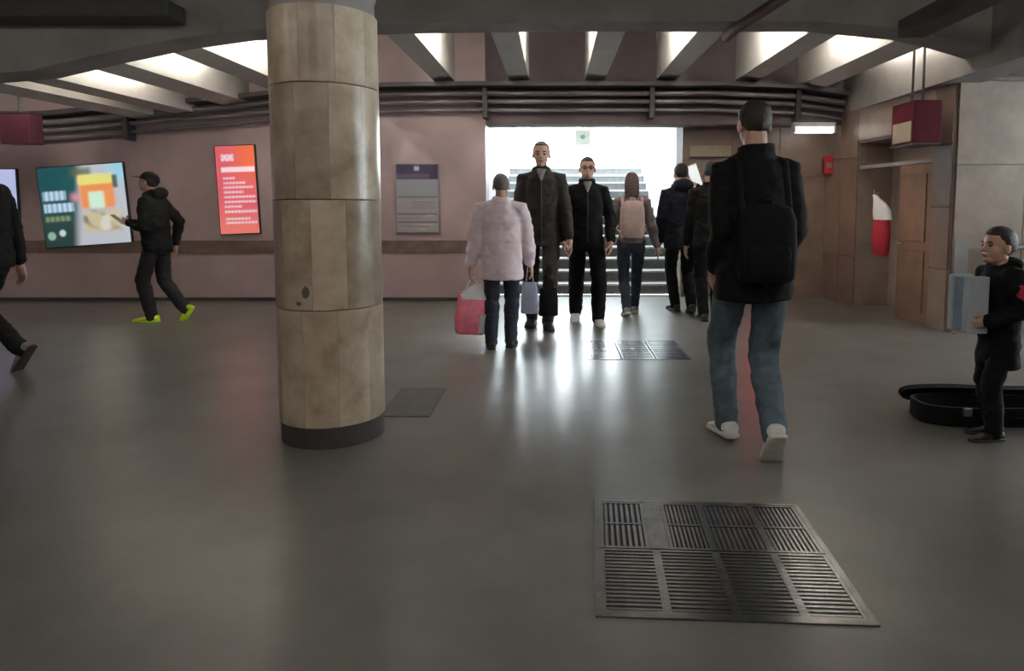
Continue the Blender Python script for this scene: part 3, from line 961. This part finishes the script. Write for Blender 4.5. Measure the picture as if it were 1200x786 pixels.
    for v in bm.verts:
        p = v.co.copy()
        front = p.y
        lim = low + (0.95 if front > 0.55 else max(0.0, front + 0.15) * 1.25) - (0.56 if front < -0.25 else 0.0)
        k = ex_ if p.z > lim else (0.86 if p.z < lim - 0.14 else 0.94)
        nzv = 1 + 0.03 * noise.noise(p * 5 + Vector((H * 10, 0, 0)))
        v.co = hp_(p.x * 0.0435 * k * nzv, -0.006 + p.y * 0.055 * k * nzv, 0.016 + p.z * 0.050 * (k + (0.05 if style in ('thick', 'short') and p.z > 0.3 else 0)) * nzv)
    obj('hair', bm, g_('hair', 'hair_dark'), t, 70)
    if style == 'long':
        bm = bmesh.new()
        add_loft(bm, [(hp_(0, y, z), hrot @ Vector((a * K, 0, 0)), hrot @ Vector((0, b * K, 0))) for y, z, a, b in
                      ((-0.02, 0.05, 0.03, 0.03), (-0.03, 0.02, 0.048, 0.036), (-0.04, -0.03, 0.05, 0.034), (-0.045, -0.075, 0.05, 0.026), (-0.05, -0.115, 0.043, 0.018), (-0.052, -0.135, 0.025, 0.01))], 20, 2.3)
        obj('long_hair', bm, g_('hair', 'hair_dark'), t, 60)
    if style == 'bun':
        bm = bmesh.new(); add_ell(bm, hp_(0, -0.066, 0.04), (0.024 * K, 0.022 * K, 0.022 * K))
        obj('hair_bun', bm, g_('hair', 'hair_dark'), t, 60)
    if g_('cap'):
        bm = bmesh.new()
        bmesh.ops.create_uvsphere(bm, u_segments=32, v_segments=20, radius=1.0)
        for v in bm.verts:
            p = v.co.copy()
            zc = max(p.z, 0.02)
            v.co = hp_(p.x * 0.0505, -0.005 + p.y * 0.0625, 0.014 + zc * 0.058)
        cp = obj('cap', bm, g_('cap'), t, 60)
        bm = bmesh.new()
        add_loft(bm, [(hp_(0, y, z), hrot @ Vector((a * K, 0, 0)), hrot @ Vector((0, 0, 0.0022 * K))) for y, z, a in ((0.035, 0.019, 0.046), (0.060, 0.017, 0.044), (0.085, 0.012, 0.036), (0.10, 0.008, 0.018))], 16, 3)
        obj('cap_peak', bm, g_('cap'), cp, 60)
        bm = bmesh.new(); add_ell(bm, hp_(0, -0.005, 0.073), (0.005 * K, 0.005 * K, 0.003 * K), None, 10, 6)
        obj('cap_button', bm, g_('cap'), cp, 60)
    if g_('glasses'):
        for s in (-1, 1):
            pass
        bm = bmesh.new()
        for s in (-1, 1):
            pts = []
            for k in range(13):
                a = 2 * PI * k / 12
                pts.append(hp_(s * 0.0178 + 0.0125 * math.cos(a), 0.0585 - 0.003 * abs(math.cos(a)), -0.001 + 0.0095 * math.sin(a)))
            add_limb(bm, pts, [0.0016 * K] * 13, 6)
            add_limb(bm, [hp_(s * 0.031, 0.054, 0.002), hp_(s * 0.044, 0.03, 0.002), hp_(s * 0.0465, -0.008, 0.004)], [0.0016 * K] * 3, 6)
        add_limb(bm, [hp_(-0.006, 0.060, 0.001), hp_(0, 0.0615, 0.003), hp_(0.006, 0.060, 0.001)], [0.0014 * K] * 3, 6)
        obj('glasses', bm, 'frame', t, 60)
    # jacket
    hem = g_('hem', 0.47)
    th = g_('bulk', 1.0)
    bm = bmesh.new()
    rings = []
    hf = hem - hipz / H
    for f, a, b in ((0.338, 0.036, 0.038), (0.322, 0.050, 0.046), (0.302, 0.066, 0.052), (0.275, 0.089, 0.060), (0.22, 0.101, 0.069), (0.14, 0.096, 0.070), (0.05, 0.096, 0.068), (hf + 0.03, 0.101 * g_('flare', 1.0), 0.071 * g_('flare', 1.0)), (hf, 0.099 * g_('flare', 1.0), 0.070 * g_('flare', 1.0))):
        rings.append((hip + up * f * H + Vector((0, -0.002 * H, 0)), Vector((a * H * wide * (0.5 + 0.5 * th), 0, 0)), Vector((0, b * H * th, 0))))
    add_loft(bm, rings, 24, 2.2)
    for s in (-1, 1):
        fd = (wr[s] - elb[s]).normalized()
        sl_ = g_('sleeve', 0.038) * H * (0.6 + 0.4 * th)
        pts = [sh[s] * 0.6 + (hip + up * 0.292 * H) * 0.4, sh[s], (sh[s] + elb[s]) / 2 - fd * 0.0, elb[s], (elb[s] + wr[s]) / 2, wr[s] - fd * 0.012 * H]
        add_limb(bm, pts, [sl_ * 0.85, sl_ * 1.0, sl_ * 1.0, sl_ * 0.96, sl_ * 0.84, sl_ * 0.70], 14)
    if g_('hood'):
        add_ell(bm, neck + Vector((0, -0.05 * H, 0.005 * H)), (0.07 * H, 0.042 * H, 0.045 * H))
        add_limb(bm, [neck + Vector((-0.05 * H, 0.02 * H, 0.0)), neck + Vector((-0.055 * H, -0.03 * H, 0.02 * H)), neck + Vector((0.055 * H, -0.03 * H, 0.02 * H)), neck + Vector((0.05 * H, 0.02 * H, 0.0))], [0.018 * H] * 4, 10)
    else:
        cpts, cr = [], []
        for k in range(13):
            a = -PI / 2 + PI * 2 * (k / 12) * 0.86 + PI * 0.14 + PI
            cpts.append(neck + Vector((math.cos(a + PI / 2 + PI * 0.0) * 0.041 * H, -math.sin(a + PI / 2) * 0.041 * H - 0.002 * H, 0.012 * H)))
            cr.append(0.012 * H)
        add_limb(bm, cpts, cr, 8)
    jk = obj('jacket', None, g_('jacket', 'black'), t, mesh=remesh(bm, 0.0095 * (H / 1.7), 14, 0.5, 0.012 * g_('crease', 1.0), 8.0, H * 31 + loc[0]))
    if g_('zip'):
        bm = bmesh.new()
        add_limb(bm, [hip + up * f * H + Vector((0, b * H * th + 0.004, 0)) for f, b in ((0.29, 0.055), (0.26, 0.064), (0.2, 0.070), (0.1, 0.070), (hf + 0.02, 0.072))], [0.004] * 5, 6)
        obj('zip', bm, 'frame', jk, 60)
    if g_('shirt'):
        bm = bmesh.new()
        add_loft(bm, [(neck + Vector((0, y * H, z * H)), Vector((a * H, 0, 0)), Vector((0, 0.009 * H, 0))) for y, z, a in ((0.036, 0.012, 0.026), (0.042, -0.004, 0.024), (0.053, -0.03, 0.015), (0.061, -0.056, 0.004))], 14)
        obj('shirt_front', bm, g_('shirt'), t, 60)
    if g_('side_panel'):
        bm = bmesh.new()
        s = g_('side_panel')
        oo = Vector((s * 0.016 * H, 0, 0))
        add_limb(bm, [sh[s] + oo + Vector((0, 0, -0.005 * H)), (sh[s] + elb[s]) / 2 + oo, elb[s] * 0.9 + sh[s] * 0.1 + oo], [0.034 * H, 0.037 * H, 0.033 * H], 12)
        obj('red_panel', bm, 'redcl', jk, 60)
    # trousers
    bm = bmesh.new()
    tw = g_('trouser', 1.0)
    add_loft(bm, [(hip + Vector((0, 0, f * H)), Vector((a * H, 0, 0)), Vector((0, b * H, 0))) for f, a, b in ((0.06, 0.072, 0.052), (0.0, 0.083, 0.060), (-0.04, 0.087, 0.062), (-0.075, 0.066, 0.05))], 20, 2.3)
    for s in (-1, 1):
        sd_ = (ank[s] - knee[s]).normalized()
        end = ank[s] + sd_ * 0.004 * H
        pts = [hj[s], (hj[s] + knee[s]) / 2, knee[s], (knee[s] + end) / 2, end]
        add_limb(bm, pts, [0.047 * H, 0.047 * H * (0.5 + 0.5 * tw), 0.041 * H * tw, 0.038 * H * tw, 0.034 * H * tw], 14)
    obj('trousers', None, g_('pants', 'black'), t, mesh=remesh(bm, 0.0095 * (H / 1.7), 4, 0.5, 0.008, 10.0, H * 17 + loc[1]))
    # shoes
    for s in (-1, 1):
        fx, fy, lift, pit = cfg['feet'][s]
        yaw = g_('toes', {}).get(s, -s * 0.12)
        rot = Matrix.Rotation(yaw, 3, 'Z') @ Matrix.Rotation(pit, 3, 'X')
        Ls = 0.158 * H * g_('shoe', 1.0)
        def sp(x, y, z):
            return ank[s] + rot @ Vector((x, y, z - 0.042 * H))
        bm = bmesh.new()
        rings = []
        for f, w, zt in ((-0.28, 0.017, 0.030), (-0.25, 0.022, 0.046), (-0.12, 0.024, 0.052), (0.05, 0.0245, 0.050), (0.22, 0.026, 0.040), (0.42, 0.029, 0.031), (0.58, 0.027, 0.025), (0.68, 0.020, 0.019), (0.72, 0.010, 0.014)):
            z0 = 0.012 * H
            z1 = zt * H
            rings.append((sp(0, f * Ls, (z0 + z1) / 2), rot @ Vector((w * H, 0, 0)), rot @ Vector((0, 0, (z1 - z0) / 2))))
        add_loft(bm, rings, 16, 2.4)
        sh_o = obj('shoe', bm, g_('shoes', 'shoeblack'), t, 60)
        bm = bmesh.new()
        rings = []
        for f, w in ((-0.30, 0.014), (-0.27, 0.023), (-0.1, 0.026), (0.2, 0.028), (0.42, 0.031), (0.6, 0.029), (0.70, 0.021), (0.745, 0.010)):
            rings.append((sp(0, f * Ls, 0.008 * H), rot @ Vector((w * H, 0, 0)), rot @ Vector((0, 0, 0.0075 * H))))
        add_loft(bm, rings, 16, 3.5)
        obj('sole', bm, g_('sole', 'sole_b'), sh_o, 50)
    t_info = dict(root=t, wr=wr, neck=neck, hip=hip, sh=sh, hc=hc, K=K)
    return t_info

def w2(info, p):
    """body-frame point to world"""
    r = info['root']
    return Matrix.Rotation(r.rotation_euler.z, 3, 'Z') @ Vector(p) + Vector(r.location)

STAND = {-1: (-0.13, 0.03, 0.44), 1: (0.13, 0.03, 0.44)}

# 1 leftmost walker, cut by the frame
p1 = person('person in black cut off by the left edge of the picture', (-4.03, 4.75, 0), PI / 2 + 0.1, 1.68, dict(
    feet={-1: (-0.09, 0.26, 0.0, 0.0), 1: (0.09, -0.11, 0.085, -0.95)}, wrists={-1: (-0.15, 0.06, 0.47), 1: (0.15, -0.02, 0.46)},
    lean=0.04, hip=0.508, jacket='black', pants='black', shoes='shoegrey', sole='sole_b', hem=0.46))
# 2 walker with cap by the advertisements
p2 = person('person in cap and black jacket walking left in neon yellow shoes', (-4.17, 6.98, 0), PI / 2, 1.58, dict(
    feet={-1: (-0.06, 0.05, 0.0, 0.02), 1: (0.06, -0.24, 0.05, -0.95)}, wrists={-1: (-0.05, 0.15, 0.66), 1: (0.125, -0.055, 0.505)},
    elbow={-1: (-0.4, -0.6, -1), 1: (0.3, -1, 0.2)}, lean=0.05, hip=0.518, head=(0.0, -0.3), jacket='black', pants='charcoal', shoes='neon', sole='neon', cap='black',
    hem=0.46, bulk=1.12, trouser=1.12, hood=True))
# 3 pale jacket, back to the camera
p3 = person('person in pale pink jacket and dark jeans seen from behind', (-0.455, 5.66, 0), 0.0, 1.50, dict(
    feet={-1: (-0.085, -0.05, 0.0, 0.0), 1: (0.075, 0.03, 0.0, 0.0)}, wrists={-1: (-0.178, 0.01, 0.445), 1: (0.165, 0.07, 0.47)},
    lean=0.06, jacket='pinkwhite', pants='darkjean', shoes='shoeblack', hair='hair_grey', hem=0.395, bulk=1.18, wide=1.08, flare=1.05, sleeve=0.047, hood=False, trouser=1.1))
# 4 tall man coming towards the camera (face masked in the picture)
p4 = person('tall person in brown and black coming towards the camera behind the pale jacket', (-0.13, 6.62, 0), PI, 1.86, dict(
    feet={-1: (-0.06, 0.05, 0.0, 0.0), 1: (0.10, -0.12, 0.0, 0.0)}, wrists={-1: (-0.15, 0.05, 0.46), 1: (0.135, 0.05, 0.42)},
    jacket='brownc', pants='brownc', shoes='shoeblack', hem=0.44, shirt='greyshirt', zip=True))
# 5 person with glasses facing the camera
p5 = person('person with glasses in black facing the camera in white sneakers', (0.33, 6.82, 0), PI, 1.74, dict(
    feet={-1: (-0.115, 0.06, 0.0, 0.0), 1: (0.105, -0.26, 0.025, -0.28)}, wrists={-1: (-0.135, 0.06, 0.49), 1: (0.135, 0.06, 0.49)},
    hip=0.508, jacket='black', pants='black', shoes='shoewhite', sole='sole_w', glasses=True, hair='hair_dark', hairstyle='bun', hem=0.47, shirt='greyshirt', wide=0.95, trouser=1.15, zip=True))
# 6 girl with beige backpack
p6 = person('person with long brown hair and beige backpack walking to the stairs', (0.845, 7.36, 0), -0.05, 1.61, dict(
    feet={-1: (-0.05, -0.12, 0.02, -0.3), 1: (0.055, 0.20, 0.0, 0.0)}, wrists={-1: (-0.175, 0.0, 0.46), 1: (0.18, 0.02, 0.46)},
    hip=0.508, jacket='mauve', pants='darkjean', shoes='shoegrey', sole='sole_w', hair='hair_brown', hairstyle='long', hem=0.50, wide=0.92, bulk=0.95, trouser=0.95))
# 7 dark navy person
p7 = person('person in dark navy coat with raised tablet beside the stairs', (1.43, 7.55, 0), 0.12, 1.72, dict(
    feet={-1: (-0.02, 0.12, 0.0, 0.0), 1: (0.10, -0.10, 0.02, -0.3)}, wrists={-1: (-0.13, 0.05, 0.47), 1: (0.11, 0.05, 0.845)},
    elbow={1: (1, 0.2, -0.7)}, hip=0.508, jacket='navy', pants='black', shoes='shoeblack', hem=0.42, bulk=1.15, wide=1.05, hood=True, hairstyle='short'))
# 8 dark person half hidden by the tall man
p8 = person('person in black half hidden behind the tall man in jeans', (1.64, 7.05, 0), -0.1, 1.70, dict(
    feet={-1: (-0.06, -0.06, 0.0, 0.0), 1: (0.09, 0.12, 0.0, 0.0)}, wrists={-1: (-0.14, 0.04, 0.46), 1: (0.16, 0.03, 0.45)},
    jacket='black', pants='black', shoes='shoeblack', hem=0.45, bulk=1.05))
# 9 tall man in jeans, nearest
p9 = person('tall person in black jacket and blue jeans walking away in white sneakers', (0.975, 3.26, 0), 0.0, 1.77, dict(
    feet={-1: (-0.075, 0.16, 0.012, -0.12), 1: (0.055, -0.20, 0.075, -0.85)}, wrists={-1: (-0.090, 0.075, 0.50), 1: (0.092, 0.075, 0.50)},
    elbow={-1: (-0.05, -1, 0), 1: (0.12, -1, 0)}, hip=0.505, lean=0.03, jacket='black', pants='jean', shoes='shoewhite', sole='sole_w', hem=0.425, flare=1.14, bulk=1.08, wide=0.91, sleeve=0.037, headscale=0.95,
    head=(0.1, 0.0), hairstyle='short', trouser=1.02, vox=0.9))
# 10 child with the instrument
p10 = person('child in dark jacket with a red sleeve panel standing at the instrument case', (2.30, 3.42, 0), PI / 2, 1.06, dict(
    feet={-1: (-0.05, 0.03, 0.0, 0.0), 1: (0.05, -0.03, 0.0, 0.0)}, wrists={-1: (-0.105, 0.12, 0.60), 1: (0.105, 0.12, 0.56)},
    elbow={-1: (-0.7, -1, -0.4), 1: (0.7, -1, -0.4)}, headscale=1.32, hip=0.527, jacket='black', pants='black', shoes='shoeblack', hem=0.36, bulk=1.15, wide=1.0, hood=True,
    hairstyle='thick', side_panel=-1, sleeve=0.05, trouser=1.15, head=(0.15, -0.1), shoe=1.1))

# ------------------------------------------------------------------ things they carry
def carrier_bag(name, loc, rz, w, d, h, m, label, top_m=None, hh=0.16, tilt=0.0):
    t = empty(name, loc, rz)
    tag(t, label, 'bag')
    t.rotation_euler = (0, tilt, rz)
    bm = bmesh.new()
    rings = []
    for z, kw, kd in ((0, 0.86, 0.8), (0.04, 0.98, 1.0), (0.35, 1.0, 1.0), (0.7, 0.92, 0.75), (0.92, 0.86, 0.42), (1.0, 0.84, 0.3)):
        rings.append((Vector((0, 0, z * h)), Vector((w / 2 * kw, 0, 0)), Vector((0, d / 2 * kd, 0))))
    add_loft(bm, rings, 28, 3.2)
    for v in bm.verts:
        k = noise.noise(v.co * 14 + Vector(loc)) * 0.012
        v.co += Vector((v.co.x, v.co.y, 0)).normalized() * k if v.co.length > 0 else Vector()
    obj('body', bm, m, t, 50)
    if top_m:
        bm = bmesh.new()
        add_loft(bm, [(Vector((x, 0, z * h)), Vector((w / 2 * kw, 0, 0)), Vector((0, d / 2 * kd, 0))) for x, z, kw, kd in ((0.01, 0.84, 0.93, 0.62), (0.015, 0.96, 0.9, 0.5), (0.03, 1.08, 0.6, 0.35), (0.05, 1.2, 0.22, 0.2))], 24, 2.6)
        obj('bag_top', bm, top_m, t, 50)
        bm = bmesh.new()
        add_loft(bm, [(Vector((w * 0.36, 0, z * h)), Vector((w * 0.155, 0, 0)), Vector((0, d / 2 * 1.03, 0))) for z in (0.06, 0.5)], 20, 3.2)
        obj('white_patch', bm, top_m, t, 50)
    for s in (-1, 1):
        bm = bmesh.new()
        add_limb(bm, [(-w * 0.22, s * d * 0.12, h * 0.96), (-w * 0.12, s * d * 0.1, h + hh * 0.7), (0, 0, h + hh), (w * 0.12, s * d * 0.1, h + hh * 0.7), (w * 0.22, s * d * 0.12, h * 0.96)], [0.006] * 5, 8)
        obj('handle', bm, top_m or m, t, 60)
    return t
hp3 = w2(p3, p3['wr'][-1])
carrier_bag('plastic_bag', (hp3.x - 0.02, hp3.y + 0.015, 0.115), 0.15, 0.27, 0.16, 0.36, 'bagpink', 'pink red plastic bag with white top in hand of pale jacket wearer', 'bagwhite', 0.13, R(4))
carrier_bag('paper_bag', (-0.24, 6.38, 0.18), 0.0, 0.165, 0.10, 0.30, 'bagblue', 'pale blue paper bag beside the pale jacket wearer', None, 0.2)
carrier_bag('handbag', (-0.06, 6.42, 0.15), 0.1, 0.19, 0.12, 0.27, 'black', 'black bag next to the pale blue paper bag', None, 0.22)
h8 = w2(p8, p8['wr'][1])
carrier_bag('shopping_bag', (h8.x + 0.02, h8.y, 0.16), 0.2, 0.22, 0.12, 0.34, 'redcl', 'dark red bag held low behind the tall man in jeans', None, 0.16)

def backpack(info, w, d, h, z, m, label, y=-0.14, strap=True):
    r = info['root']
    t = empty('backpack', w2(info, (0, y, z)), r.rotation_euler.z)
    tag(t, label, 'backpack')
    bm = bmesh.new()
    add_loft(bm, [(Vector((0, 0, zz * h)), Vector((w / 2 * a, 0, 0)), Vector((0, d / 2 * b, 0))) for zz, a, b in ((0, 0.8, 0.7), (0.05, 0.95, 0.95), (0.4, 1, 1), (0.8, 0.95, 0.9), (0.94, 0.8, 0.7), (1, 0.5, 0.4))], 24, 3.4)
    body = obj('body', bm, m, t, 50)
    bm = bmesh.new()
    add_loft(bm, [(Vector((0, -d * 0.42, zz * h)), Vector((w / 2 * a, 0, 0)), Vector((0, d * 0.16 * b, 0))) for zz, a, b in ((0.08, 0.62, 0.6), (0.12, 0.72, 1), (0.4, 0.74, 1), (0.46, 0.66, 0.6))], 20, 3.4)
    obj('pocket', bm, m, body, 50)
    bm = bmesh.new()
    add_limb(bm, [(-0.03, 0.02, h * 0.97), (-0.02, 0.02, h * 1.06), (0.02, 0.02, h * 1.06), (0.03, 0.02, h * 0.97)], [0.007] * 4, 8)
    obj('grab_handle', bm, m, t, 60)
    if strap:
        for s in (-1, 1):
            top = info['neck'] + Vector((s * 0.075 * info['K'] / 1.0, 0, 0))
            L = lambda p: Vector(p) - Vector((0, y, z))
            sx = s * 0.066 * info['K']
            sz = info['sh'][1].z
            K = info['K']
            bm = bmesh.new()
            add_limb(bm, [L((sx, y + d * 0.3, z + h * 0.9)), L((sx, -0.055 * K, sz + 0.016 * K)), L((sx, 0.0, sz + 0.030 * K)), L((sx * 1.05, 0.060 * K, sz - 0.01 * K)), L((sx * 1.1, 0.078 * K, sz - 0.09 * K)), L((s * 0.105 * K, 0.05 * K, sz - 0.19 * K)), L((s * w * 0.42, y + d * 0.3, z + h * 0.12))], [0.016] * 7, 8, 0.5)
            obj('strap', bm, m, t, 60)
    return t
backpack(p6, 0.27, 0.13, 0.40, 0.87, 'beigecl', 'beige backpack worn by the long haired person near the stairs', -0.175)
backpack(p9, 0.27, 0.10, 0.36, 0.86, 'black', 'black backpack worn by the tall person in jeans', -0.20)

def phone(name, loc, rot, label, cat='phone'):
    t = empty(name, loc)
    t.rotation_euler = rot
    tag(t, label, cat)
    box('case', (-0.036, -0.004, -0.075), (0.036, 0.004, 0.075), 'white_pl', t, 0.003)
    box('screen', (-0.032, -0.0055, -0.068), (0.032, -0.0042, 0.068), 'screen', t)
    return t
q = w2(p2, p2['wr'][-1] + Vector((0.0, 0.10, 0.03)))
phone('phone', q, (R(50), 0, PI / 2 + PI), 'phone with lit screen in the hand of the walker in cap')
q = w2(p7, p7['wr'][1] + Vector((0.0, -0.02, 0.10)))
ph = phone('tablet', q - Vector((0.02, 0.0, 0.0)), (0, R(-20), 0.1), 'white tablet held up beside the head of navy coated person', 'tablet')
ph.scale = (1.7, 1.3, 1.75)

# the child's instrument
q = w2(p10, (0.0, 0.165, 0.565))
ac = empty('accordion', q, p10['root'].rotation_euler.z)
tag(ac, 'pale blue and white squeeze box held by the child', 'instrument')
box('treble_block', (0.042, -0.055, 0), (0.085, 0.055, 0.29), 'accwhite', ac, 0.008)
box('bass_block', (-0.085, -0.055, 0), (-0.042, 0.055, 0.29), 'accwhite', ac, 0.008)
for k in range(9):
    x = -0.038 + 0.076 * k / 8
    box('bellows_fold', (x - 0.0036, -0.05 - 0.004 * (k % 2), 0.008), (x + 0.0036, 0.05 + 0.004 * (k % 2), 0.282), 'accblue', ac, 0.002)
box('keyboard', (0.085, -0.05, 0.02), (0.097, 0.03, 0.27), 'white_pl', ac, 0.003)

# open instrument case on the floor
ic = empty('instrument_case', (2.56, 3.70, 0), R(-4))
tag(ic, 'open black instrument case on the floor at the child\'s feet', 'case')
def case_ring(bm, w, d, z0, z1, wall):
    n = 32
    def pt(k, inset, z):
        a = 2 * PI * k / n
        ct, st = math.cos(a), math.sin(a)
        x = math.copysign(abs(ct) ** 0.62, ct) * (w / 2 - inset)
        waist = 1 - 0.14 * math.exp(-((x - 0.05) / 0.1) ** 2)
        y = math.copysign(abs(st) ** 0.62, st) * (d / 2 - inset) * waist * (1 - 0.22 * (x / w + 0.5))
        return bm.verts.new((x, y, z))
    loops = [[pt(k, i, z) for k in range(n)] for i, z in ((0.012, z0), (0, z0 + 0.012), (0, z1), (wall, z1), (wall, z0 + 0.02))]
    for a, b in zip(loops, loops[1:]):
        for k in range(n):
            bm.faces.new((a[k], a[(k + 1) % n], b[(k + 1) % n], b[k]))
    bm.faces.new(loops[0][::-1]); bm.faces.new(loops[-1])
bm = bmesh.new(); case_ring(bm, 1.02, 0.34, 0.002, 0.11, 0.016)
tr = obj('tray', bm, 'black', ic, 40)
bm = bmesh.new(); case_ring(bm, 0.97, 0.29, 0.006, 0.03, 0.012)
obj('lining', bm, 'caselin', tr, 40)
bm = bmesh.new(); case_ring(bm, 1.02, 0.34, 0, 0.06, 0.016)
ld = obj('lid', bm, 'black', ic, 40)
ld.location = (0, 0.215, 0.105)
ld.rotation_euler = (R(100), 0, 0)
ld.scale = (1, 0.32, 1)
for x in (-0.3, 0.3):
    box('latch', (x - 0.02, -0.175, 0.07), (x + 0.02, -0.150, 0.112), 'rail', tr, 0.002)
bm = bmesh.new(); add_limb(bm, [(-0.07, -0.150, 0.06), (-0.06, -0.185, 0.065), (0.06, -0.185, 0.065), (0.07, -0.150, 0.06)], [0.009] * 4, 8)
obj('handle', bm, 'black', tr, 60)
